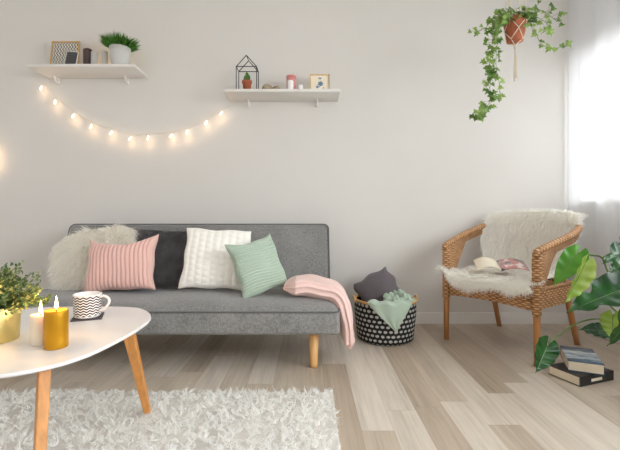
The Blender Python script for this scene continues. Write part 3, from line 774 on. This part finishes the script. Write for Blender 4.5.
# ------------------------------------------------------------------ basket
bc = Vector((0.50, 2.64, 0))
t = thing('basket', 'round black basket dotted with white and rimmed with bamboo beside the sofa', 'basket', bc)
prof = [(0.165, 0.0), (0.183, 0.012)]+[(0.183+0.022*math.sin(k/10*PI*.5)-0.004*max(0, k-7)/3, 0.012+0.248*k/10) for k in range(1, 11)]
B().lathe(prof, 72).obj('body', M['basket'], t)
B().lathe([(r-0.007, z+.004) for r, z in prof]+[], 48).lathe([(0, 0.002), (0.1, 0.002), (0.165, 0.002)], 48).obj('lining', M['liner'], t)
rr_ = prof[-1][0]-0.003
B().tube([(rr_*math.cos(2*PI*k/64), rr_*math.sin(2*PI*k/64), 0.262) for k in range(65)], 0.0085, 10, cap=False).obj('rim', M['rim'], t)
for s_ in (-1, 1):   # little side handles
    B().tube(catmull([(s_*(rr_+.002), -0.05, 0.25), (s_*(rr_+.010), -0.03, 0.275), (s_*(rr_+.013), 0, 0.283), (s_*(rr_+.010), 0.03, 0.275), (s_*(rr_+.002), 0.05, 0.25)], 5), 0.006, 8).obj('handle', M['rim'], t)
cushion('cushion', 'mauve grey velvet cushion stuffed into the dotted basket', 0.28, 0.28, 0.13, (0.475, 2.71, 0.292), R(-28, -30, 0), M['velvet'], None, 60, 60, pinch=0.03, rnd=.08, seed=6, wob=.008)
# green blanket in basket
def crumple(u, v):
    x = u*2-1; y = v*2-1; r = math.sqrt(x*x+y*y)
    hgt = 0.030*math.sin(6*x+3*y)+0.022*math.sin(11*y-4*x+1)+0.014*math.sin(17*x+9*y)
    sq = max(abs(x), abs(y), 1e-6)/max(r, 1e-6)
    X = x*sq; Y = y*sq
    return Vector((0.58+X*0.10, 2.585+Y*0.115, 0.258+0.035*(1-min(1, r/1.2)**2)+0.8*hgt*(1-.5*r)))
def flap(u, v):
    # v from inside the rim down the front; triangle narrowing to a point
    if v < 0.28:
        q = v/0.28; rad = 0.135+(0.218-0.135)*q; z = 0.272+0.012*math.sin(q*PI)
    else:
        q = (v-0.28)/0.72; rad = 0.2185-0.003*q+0.004*math.sin(u*14+q*4); z = 0.272-0.165*q
    ang0, ang1 = math.radians(-131), math.radians(-52); tipa = math.radians(-82)
    k = 0 if v < .28 else (v-.28)/.72
    a0 = ang0+(tipa-.01-ang0)*k; a1 = ang1+(tipa+.01-ang1)*k
    a = a0+(a1-a0)*u
    return Vector((bc.x+rad*math.cos(a), bc.y+rad*math.sin(a), z+0.005*math.sin(u*19)*(1-k)))
o = B().grid(60, 60, crumple).grid(48, 40, flap).obj('folded_blanket', M['green'])
sm = o.modifiers.new('thick', 'SOLIDIFY'); sm.thickness = 0.006; sm.offset = 1
tag(o, 'sage green blanket with corner hanging over the front of dotted basket', 'blanket')

# ------------------------------------------------------------------ wicker armchair
RZ = math.atan2(-0.82, 0.572); CO = Vector((1.271, 2.525, 0))
ch = thing('wicker_armchair', 'honey rattan wicker armchair with splayed legs near the window', 'chair', CO, RZ)
for sx in (-1, 1):
    B().tube([(sx*.287, -.25, 0), (sx*.287, -.25, .2), (sx*.285, -.25, .40), (sx*.287, -.25, .60)], [.0165, .018, .020, .022], 14).obj('leg', M['rattan'], ch)
    B().tube([(sx*.255, .335, 0), (sx*.25, .27, .17), (sx*.245, .20, .36), (sx*.245, .215, .42)], [.0165, .018, .019, .018], 14).obj('leg', M['rattan'], ch)
# apron (seat box) : woven band round a rounded outline
def rr_path(x0, x1, y0, y1, r, n):
    p = rrect(x0, x1, y0, y1, r, 8); p.append(p[0]); P_ = [Vector((a, b_, 0)) for a, b_ in p]
    L = [0]
    for a, b_ in zip(P_[:-1], P_[1:]): L.append(L[-1]+(b_-a).length)
    out = []
    for k in range(n+1):
        s_ = L[-1]*k/n; i = max(j for j in range(len(L)) if L[j] <= s_+1e-9); i = min(i, len(P_)-2)
        out.append((P_[i].lerp(P_[i+1], (s_-L[i])/max(1e-9, L[i+1]-L[i])), s_))
    return out
ap = rr_path(-.278, .278, -.262, .225, .05, 120)
def apron(u, v):
    p, s_ = ap[min(120, int(round(u*120)))]
    zb = .295+0.014*(1-min(1, abs(p.x)/.27)**2)*(1 if p.y < -.2 else 0)
    k = 1+0.02*math.sin(v*PI)
    return Vector((p.x*k, p.y*k, zb+(.405-zb)*v))
B().grid(120, 10, apron, (ap[-1][1], .115)).obj('apron', M['wicker'], ch)
def seatp(u, v): return Vector(((u*2-1)*.276, -.26+v*.483, .403+0.004*math.sin(u*PI)*math.sin(v*PI)))
B().grid(20, 20, seatp, (.55, .48)).obj('seat', M['wicker'], ch)
pp = [(p.x*1.0, p.y*1.0, .408) for p, _ in ap]
B().tube(pp, 0.011, 8, cap=False).obj('seat_rim', M['wicker'], ch)
# shell
pl = catmull([(-.285, -.262, 0), (-.298, -.14, 0), (-.312, 0, 0), (-.312, .12, 0), (-.285, .235, 0), (-.19, .325, 0), (0, .355, 0), (.19, .325, 0), (.285, .235, 0), (.312, .12, 0), (.312, 0, 0), (.298, -.14, 0), (.285, -.262, 0)], 10)
npl = len(pl)-1
def topz(y): 
    q = (y+.262)/.617
    return .615+.145*min(1, max(0, q))**0.9+.02*max(0, min(1, (q-.55)/.45))**1.2
def shell_s(u):
    k = u*npl; i = min(int(k), npl-1); return pl[i].lerp(pl[i+1], k-i)
def shell(u, v):
    p = shell_s(u); y = p.y; zt = topz(y)
    y1 = -.09 if p.x > 0 else .0
    y0_ = -.19 if p.x > 0 else -.16
    if y < y0_: zb = .40
    elif y < y1: zb = .40+(zt-.055-.40)*((y-y0_)/(y1-y0_))**.7
    elif y < .25: zb = zt-.05
    elif y < .33: zb = (zt-.05)+(.42-(zt-.05))*((y-.25)/.08)
    else: zb = .42
    z = zb+(zt-zb)*v; fl = 1+0.07*max(0, (z-.55))/.3-(.10 if y > .1 else 0)*max(0, (.7-z)/.3)
    return Vector((p.x*fl, (p.y if p.y < 0 else p.y*fl), z))
o = B().grid(120, 24, shell, (1.55, .35)).obj('back_shell', M['wicker'], ch)
s_ = o.modifiers.new('thick', 'SOLIDIFY'); s_.thickness = 0.012; s_.offset = 0
rl = [shell(k/90, 1)+Vector((0, 0, .004)) for k in range(91)]
B().tube([rl[0]+Vector((0, -.004, -.03))]+rl+[rl[-1]+Vector((0, -.004, -.03))], 0.0195, 12).obj('arm_rail', M['wicker'], ch)
for sx in (-1, 1):   # wrapped front posts
    B().tube([(sx*.287, -.252, z) for z in (.27, .28, .34, .42, .50, .58, .605)], [.021, .024, .0245, .0245, .0245, .025, .022], 14).obj('post_wrap', M['wicker'], ch)

# sheepskin
prof2 = [(.375, .64), (.385, .75), (.375, .832), (.33, .825), (.285, .72), (.245, .59), (.20, .49), (.12, .445), (0, .438), (-.13, .442), (-.24, .446), (-.292, .432), (-.308, .395)]
sp = catmull([(0, a, b_) for a, b_ in prof2], 6); nsp = len(sp)-1
def sheep(u, v):
    k = min(max(v, 0), 1)*nsp; i = min(int(k), nsp-1); p = sp[i].lerp(sp[i+1], k-i); x = (u*2-1)
    vw = v
    if vw < .38: hwid = .235+.06*min(1, vw/.15)
    elif vw < .6: hwid = .295-.045*(vw-.38)/.22
    else: hwid = .25+.035*min(1, (vw-.6)/.25)
    hwid += .014*math.sin(vw*23+(1.5 if x > 0 else 0))
    y, z = p.y, p.z
    back = max(0, 1-vw/.46)
    y -= (.085 if vw < .5 else .085*max(0, (.62-vw)/.12))*abs(x)**2.4*(1 if vw < .62 else 0)
    z -= .045*abs(x)**3*back*1.0
    if vw > .88: z += .05*(abs(x)**2)*(vw-.88)/.12 + .02*math.sin(x*5+.5)*(vw-.88)/.12
    if .5 < vw < .88: z += .012*abs(x)**4
    if x < -0.0 and vw > .8: hwid *= 1.07
    return Vector((x*hwid, y, z))
skin = thing('sheepskin_throw', 'cream long-haired sheepskin draped over the back and seat of wicker armchair', 'sheepskin', CO, RZ)
B().grid(40, 90, sheep).obj('hide', M['sheep'], skin)
NS = 30000
P, Nn, Fl = sample_surface(sheep, NS)
# orient normals: u x v ; flip so they face out of the hide (up / to the sitter)
Nn *= 1
chk = Nn[(P[:, 2] < .46) & (P[:, 1] < .1) & (P[:, 1] > -.2)][:, 2].mean()
if chk < 0: Nn = -Nn
P += Nn*0.001
clk = np.stack([np.sin(P[:, 1]*40+P[:, 2]*38), np.cos(P[:, 0]*45), np.sin(P[:, 0]*50+P[:, 2]*20)], 1)*0.3
out = np.zeros_like(P); out[:, 0] = np.sign(P[:, 0])*np.clip((np.abs(P[:, 0])-.2)/.08, 0, 1)*.7
fur('fleece', P, Nn*.6, Fl*1.0+out+np.array([0, 0, -.15]), 0.052, 0.0032, M['sheep'], skin, 3, 0.35, 0.30, clump=clk)['kind'] = 'stuff'

# magazine on the seat
mg = thing('magazine', 'open magazine with pink picture lying on the sheepskin seat', 'magazine', (1.20, 2.46, 0.505), rot=R(14, -2, -14))
def page(x0, x1, hgt):
    def f(u, v): return Vector((x0+(x1-x0)*u, -0.085+.17*v, hgt*math.sin(min(1, u)*PI)*.8))
    return f
o = B().grid(14, 6, page(-0.03, 0.13, 0.022)).obj('cover', M['magazine'], mg)
s_ = o.modifiers.new('thick', 'SOLIDIFY'); s_.thickness = 0.004
o = B().grid(14, 6, page(-0.03, -0.16, 0.03)).obj('page', M['paper'], mg)
s_ = o.modifiers.new('thick', 'SOLIDIFY'); s_.thickness = 0.006

# ------------------------------------------------------------------ books on floor
def book(name, label, corner, dx, dy, L, W, Tk, z, rotz, cover, rotx=0, roty=0, spine_side='+x', mark=False):
    t = thing(name, label, 'book', (corner[0], corner[1], z), rot=(rotx, roty, rotz))
    g = 0.003
    B().box((g, g, 0.003), (L-0.004, W-g, Tk-0.003)).obj('pages', M['pages'], t, smooth=False)
    c = B().box((0, 0, 0), (L, W, 0.003)).box((0, 0, Tk-0.003), (L, W, Tk))
    if spine_side == 'y0': c.box((0, -0.002, 0), (L, 0.003, Tk))
    if spine_side == 'x1': c.box((L-0.003, 0, 0), (L, W, Tk))
    c.obj('cover', cover, t, smooth=False)
    return t
# lower: front corner (1.287,1.888); +x towards (1.506,1.968); +y towards (-.04,.153)
a1 = math.atan2(.08, .219)
lb = book('book', 'thick black-covered book lying on floor under the seascape book', (1.287, 1.888), 0, 0, .235, .165, .046, 0.0005, a1, M['cover_black'], spine_side='y0')
o = B().box((0.075, -0.0028, 0.014), (0.150, -0.0021, 0.028)).obj('spine_label', M['paper'], lb, smooth=False)
a2 = math.atan2(.232, .105)
ub = book('book', 'cream-paged book with blue-grey seascape cover stacked on black book', (1.418, 1.905), 0, 0, .25, .150, .050, 0.048, a2, M['seacover'], spine_side='x1', rotx=0.0)

# ------------------------------------------------------------------ hanging ivy
PY = 2.28; pc = at(515, 42, PY)
iv = thing('hanging_ivy', 'trailing ivy in terracotta pot hanging from a macrame cord', 'hanging plant', pc)
R_ = 0.062
B().lathe([(0, 0), (.040, 0), (.043, .003), (R_*.94, .105), (R_, .107), (R_, .128), (R_*.92, .128), (R_*.88, .115), (0, .112)], 40).obj('pot', M['terracotta'], iv)
hb = B(); za = ZC-pc.z-0.001
apx = Vector((0, 0, .62))
for k in range(4):
    a = math.radians(45+90*k-8); a2_ = a+math.radians(45)
    rim = Vector((.066*math.cos(a), .066*math.sin(a), .122)); md = Vector((.058*math.cos(a2_), .058*math.sin(a2_), .058)); md0 = Vector((.058*math.cos(a2_-PI/2), .058*math.sin(a2_-PI/2), .058))
    bt = Vector((.012*math.cos(a), .012*math.sin(a), -.012))
    hb.tube([apx, rim], .0028, 6); hb.tube([rim, md], .0024, 6); hb.tube([rim, md0], .0024, 6)
    lowr = Vector((.046*math.cos(a), .046*math.sin(a), .006))
    hb.tube([md, lowr], .0024, 6); hb.tube([md0, lowr], .0024, 6); hb.tube([lowr, bt, Vector((0, 0, -.022))], .0024, 6)
hb.tube([apx, Vector((0, 0, za))], .003, 6)
hb.lathe([(0.002, .0), (.0065, .005), (.0065, .018), (.002, .024)], 10, (0, 0, -.042))
for k in range(14):
    a = rng.uniform(0, 6.28); r = rng.uniform(.002, .010)
    hb.tube([(0, 0, -.03), (r*math.cos(a), r*math.sin(a), -.10), (r*1.5*math.cos(a), r*1.5*math.sin(a), -.215+rng.uniform(-.02, .02))], .0012, 5)
hb.obj('macrame_hanger', M['cord'], iv)
IV = [(-0.0, 0), (0.10, -.16), (0.36, -.62), (0.30, -.22), (0.62, -.34), (0.50, -.10), (1.0, 0.0), (0.50, .10), (0.62, .34), (0.30, .22), (0.36, .62), (0.10, .16)]
IV = [(0, 0), (-.12, -.22), (.08, -.55), (.28, -.30), (.55, -.42), (.58, -.18), (1.0, 0), (.58, .18), (.55, .42), (.28, .30), (.08, .55), (-.12, .22)]
def ivy_leaf(b, p, d, nrm, L):
    s_ = d.cross(nrm).normalized(); n_ = s_.cross(d).normalized()
    c0 = p+d*L*.3
    vs = [c0]+[p+d*L*x+s_*L*y*1.05+n_*(abs(y)*L*.25-L*.2*x*x) for x, y in IV]
    b.add(vs, [(0, i, i+1) for i in range(1, 12)]+[(0, 12, 1)])
lb_, sb_ = B(), B()
def vine(pts, dens, L0, L1, dy=0.0, spread=.017):
    P_ = catmull([at(x, y, PY+z)-pc for x, y, z in pts], 8)
    sb_.tube(P_, .0013, 5)
    tot = sum((a-b_).length for a, b_ in zip(P_[:-1], P_[1:])); n_ = int(tot*dens)
    for k in range(n_):
        q = (k+rng.random()*.6)/n_*(len(P_)-1); i = min(int(q), len(P_)-2); p = P_[i].lerp(P_[i+1], q-i)
        off = Vector(rng.normal(0, spread, 3)); pp_ = p+off
        sb_.tube([p, p.lerp(pp_, .5)+Vector((0, 0, .003)), pp_], .0008, 4)
        sd = 1 if k % 2 else -1
        d = Vector((sd*rng.uniform(.2, 1), rng.uniform(-.5, .1), rng.uniform(-1.0, -.1))).normalized()
        nn = Vector((rng.normal(0, .4), -1, rng.uniform(0, .9))).normalized()
        ivy_leaf(lb_, pp_, d, nn, rng.uniform(L0, L1))
for sh in (0, 1):
    vine([(508+sh*3, 20, -.06), (500, 17, -.09), (493, 28, -.09), (492, 45, -.08), (490, 62, -.07), (488, 80, -.07), (491, 97, -.06), (484, 111, -.06), (474, 120, -.05)], 85, .024, .036)
vine([(508, 18, -.03), (500, 25, -.08), (497, 45, -.08), (496, 65, -.07), (499, 82, -.06), (500, 97, -.06)], 70, .022, .034)
vine([(508, 16, -.02), (495, 18, -.04), (485, 28, -.05), (474, 33, -.05)], 55, .026, .038)
vine([(506, 14, 0), (496, 22, -.02), (488, 34, -.03)], 60, .024, .036)
vine([(520, 14, -.02), (533, 8, -.03), (546, 13, -.04), (556, 20, -.04), (559, 14, -.04)], 80, .022, .036)
vine([(518, 12, 0), (530, 14, -.04), (542, 20, -.05), (549, 27, -.05), (541, 34, -.05)], 85, .026, .042)
vine([(524, 18, -.03), (534, 28, -.04), (540, 42, -.05), (551, 49, -.05), (563, 46, -.05), (571, 42, -.05)], 42, .026, .042, spread=.006)
vine([(522, 14, -.05), (530, 22, -.07), (533, 33, -.07)], 60, .022, .032)
for i in range(95):
    a = rng.uniform(0, 2*PI); r = .085*math.sqrt(rng.random())
    p = Vector((r*math.cos(a)*1.15, r*math.sin(a)*.8, rng.uniform(.115, .185)-r*.2))
    sb_.tube([(p.x*.3, p.y*.3, .11), (p.x*.7, p.y*.7, p.z), p], .0009, 4)
    d = Vector((math.cos(a), math.sin(a)-.2, rng.uniform(-.6, .4))).normalized()
    ivy_leaf(lb_, p, d, Vector((rng.normal(0, .4), -.7, rng.uniform(.2, 1))).normalized(), rng.uniform(.022, .036))
sb_.obj('vines', M['ivystem'], iv); lb_.obj('foliage', M['ivy'], iv)['kind'] = 'stuff'

# ------------------------------------------------------------------ monstera
MC = Vector((1.76, 1.78, 0))
mo = thing('monstera_plant', 'large glossy leaved potted plant reaching in from the right edge', 'potted plant', MC)
B().lathe([(0, 0), (.10, 0), (.105, .004), (.135, .24), (.138, .25), (.13, .25), (.125, .225), (0, .22)], 40).obj('pot', M['greypot'], mo)
def mleaf(base, tip, nrm, W, mat, notch=0, fold=.25, droop=.18, lobe=.28, lab=None, curl=0):
    base = Vector(base)-MC; tip = Vector(tip)-MC; d = tip-base; L = d.length; d.normalize(); nrm = Vector(nrm)
    s_ = d.cross(nrm).normalized(); n_ = s_.cross(d).normalized()
    def f(u, v):
        x = u*2-1; ax = abs(x)
        wv = (math.sin(PI*min(1, (v*.86+.14))**.66)**.75) if v < 1 else 0
        wv = max(0, wv)*(1-v**6)*(0.25+0.75*min(1, v/.16)**.5)
        if notch and ax > .45:
            q = (math.sin(v*PI*notch*2+(.8 if x > 0 else 0))*.5+.5)**6
            wv_ = wv*(1-.55*q*(1 if .15 < v < .9 else 0)*(ax-.45)/.55)
        else: wv_ = wv
        yy = v-lobe*(ax**1.5)*(1-v)**2.2
        return base+d*L*yy+s_*x*W/2*wv_+n_*(fold*W/2*ax*wv-droop*L*v*v-curl*W*(ax*wv)**2+.004*math.sin(v*30)*ax)
    o = B().grid(22, 44, f).obj('leaf', mat, mo)
    b2 = B(); mid = [f(.5, k/14)+n_*.0006 for k in range(15)]
    b2.tube(mid, [.0022*(1-k/16) for k in range(15)], 6).obj('midrib', M['stem'], o)
    if lab: o['label'] = lab
    return o
Y0 = 1.80
def A(x, y, Y=Y0): return at(x, y, Y)
mleaf(A(578, 253), A(553, 286, 1.78), (-.5, -.9, .35), .10, M['mon_mid'], lab='bright green upper leaf', fold=.15, lobe=.2, droop=.05)
mleaf(A(585, 263, 1.73), A(566, 305, 1.69), (.45, -.85, .1), .115, M['mon_lime'], lab='pale lime folded leaf', fold=.45, lobe=.2, droop=.05)
mleaf(A(632, 286, 1.72), A(567, 309, 1.66), (.1, -.42, .9), .19, M['mon_dark'], 2, fold=.15, lobe=.3, droop=.06)
mleaf(A(630, 268, 1.85), A(603, 286, 1.80), (-.2, -.65, .7), .12, M['mon_dark'], 2, fold=.2)
mleaf(A(634, 245, 1.75), A(605, 262, 1.70), (.1, -.8, .6), .12, M['mon_dark'], 3, fold=.2, droop=.1)
mleaf(A(640, 250, 1.6), A(612, 272, 1.58), (.2, -.7, .7), .09, M['mon_dark'], 2, fold=.2, droop=.1)
mleaf(A(607, 331, 1.80), A(580, 329, 1.76), (0, -.75, .65), .075, M['mon_dark'], fold=.1, lobe=.12, droop=.05)
mleaf(A(613, 315, 1.74), A(612, 340, 1.74), (-.3, -.9, .2), .10, M['mon_lime'], fold=.15, lobe=.2, droop=.03)
mleaf(A(547, 346, 1.77), A(536, 373, 1.72), (-.12, -.98, .1), .102, M['mon_dark'], fold=.3, lobe=.32, droop=.02)
mleaf(A(640, 300, 1.6), A(613, 352, 1.66), (.1, -.8, .6), .12, M['mon_dark'], 2)
def stemp(pts, r=.0035):
    B().tube([p-MC for p in catmull(pts, 8)], [r*1.1]+[r]*(8*(len(pts)-1)), 8).obj('stem', M['stem'], mo)
base_ = MC+Vector((0, 0, .21))
stemp([A(549, 343, 1.77), A(562, 333), A(578, 323), A(596, 319), A(618, 322), A(650, 335), base_+Vector((-.05, 0, 0))])
stemp([A(578, 253), A(592, 255), A(602, 258), A(608, 272), A(622, 292), A(660, 320), base_+Vector((-.03, -.02, 0))], .004)
stemp([A(584, 263, 1.77), A(591, 274), A(600, 292), A(625, 318), base_+Vector((-.02, .03, 0))])
stemp([A(602, 258), A(612, 252), A(632, 236, 1.75)], .003)
stemp([A(624, 278, 1.72), A(648, 296, 1.74), base_+Vector((0, -.04, 0))])
stemp([A(628, 262, 1.85), A(655, 290, 1.8), base_+Vector((.02, -.02, 0))])
stemp([A(607, 331, 1.80), A(625, 334), A(655, 335), base_+Vector((-.06, -.03, 0))], .0028)
stemp([A(613, 315, 1.74), A(628, 316, 1.75), A(660, 330, 1.76), base_+Vector((-.04, .04, 0))], .0028)
stemp([A(640, 300, 1.6), A(662, 312, 1.68), base_+Vector((.02, -.06, 0))], .003)
stemp([A(640, 250, 1.6), A(665, 290, 1.7), base_+Vector((.05, -.05, 0))], .0035)

# groups of repeats
for o in COL.objects:
    if o.parent is None and 'label' in o:
        k = o.name.split('.')[0]; p = o.location
        if k == 'cushion' and p.x < 0.2: o['group'] = 'cushions on the sofa'
        elif k == 'wall_shelf': o['group'] = 'white shelves on the wall'
        elif k == 'book': o['group'] = 'books stacked on the floor'
        elif k == 'string_lights': o['group'] = 'warm light garlands'
        elif k == 'tealight': o['group'] = 'lit tealights on the left shelf'
        elif k == 'pillar_candle': o['group'] = 'candles on the coffee table' if p.z < 1 else ('candles on the left shelf' if p.x < -1 else 'candles on the right shelf')
        elif k == 'stone': o['group'] = 'stones on the right shelf'

# ------------------------------------------------------------------ light
wd = bpy.data.worlds.new('sky'); scn.world = wd; wd.use_nodes = True
bg_ = wd.node_tree.nodes['Background']; bg_.inputs[0].default_value = (0.965, 0.985, 1.0, 1); bg_.inputs[1].default_value = 0.75
def area(name, loc, rot, sx, sy, power, color, portal=False):
    ld = bpy.data.lights.new(name, 'AREA'); ld.shape = 'RECTANGLE'; ld.size = sx; ld.size_y = sy; ld.energy = power; ld.color = color
    if portal: ld.cycles.is_portal = True
    lo = bpy.data.objects.new(name, ld); COL.objects.link(lo); lo.location = loc; lo.rotation_euler = rot; return lo
area('window_daylight', (XR+0.75, 0.3, 1.75), (0, math.radians(72), 0), 1.4, 3.4, 120, (0.92, 0.965, 1.0))

# ------------------------------------------------------------------ camera
cd = bpy.data.cameras.new('camera'); cam = bpy.data.objects.new('camera', cd); COL.objects.link(cam)
cam.location = (0, 0, CH); cam.rotation_euler = (PI/2, 0, 0)
cd.sensor_width = 36; cd.sensor_fit = 'HORIZONTAL'; cd.lens = 36*F/620; cd.shift_y = -(225-HY)/620; cd.clip_start = 0.05
scn.camera = cam
scn.cycles.max_bounces = 16; scn.cycles.diffuse_bounces = 12; scn.cycles.transparent_max_bounces = 24; scn.cycles.transmission_bounces = 12
scn.view_settings.view_transform = 'Standard'; scn.view_settings.look = 'None'
scn.view_settings.gamma = 1; scn.view_settings.exposure = 0.95; scn.view_settings.use_curve_mapping = False
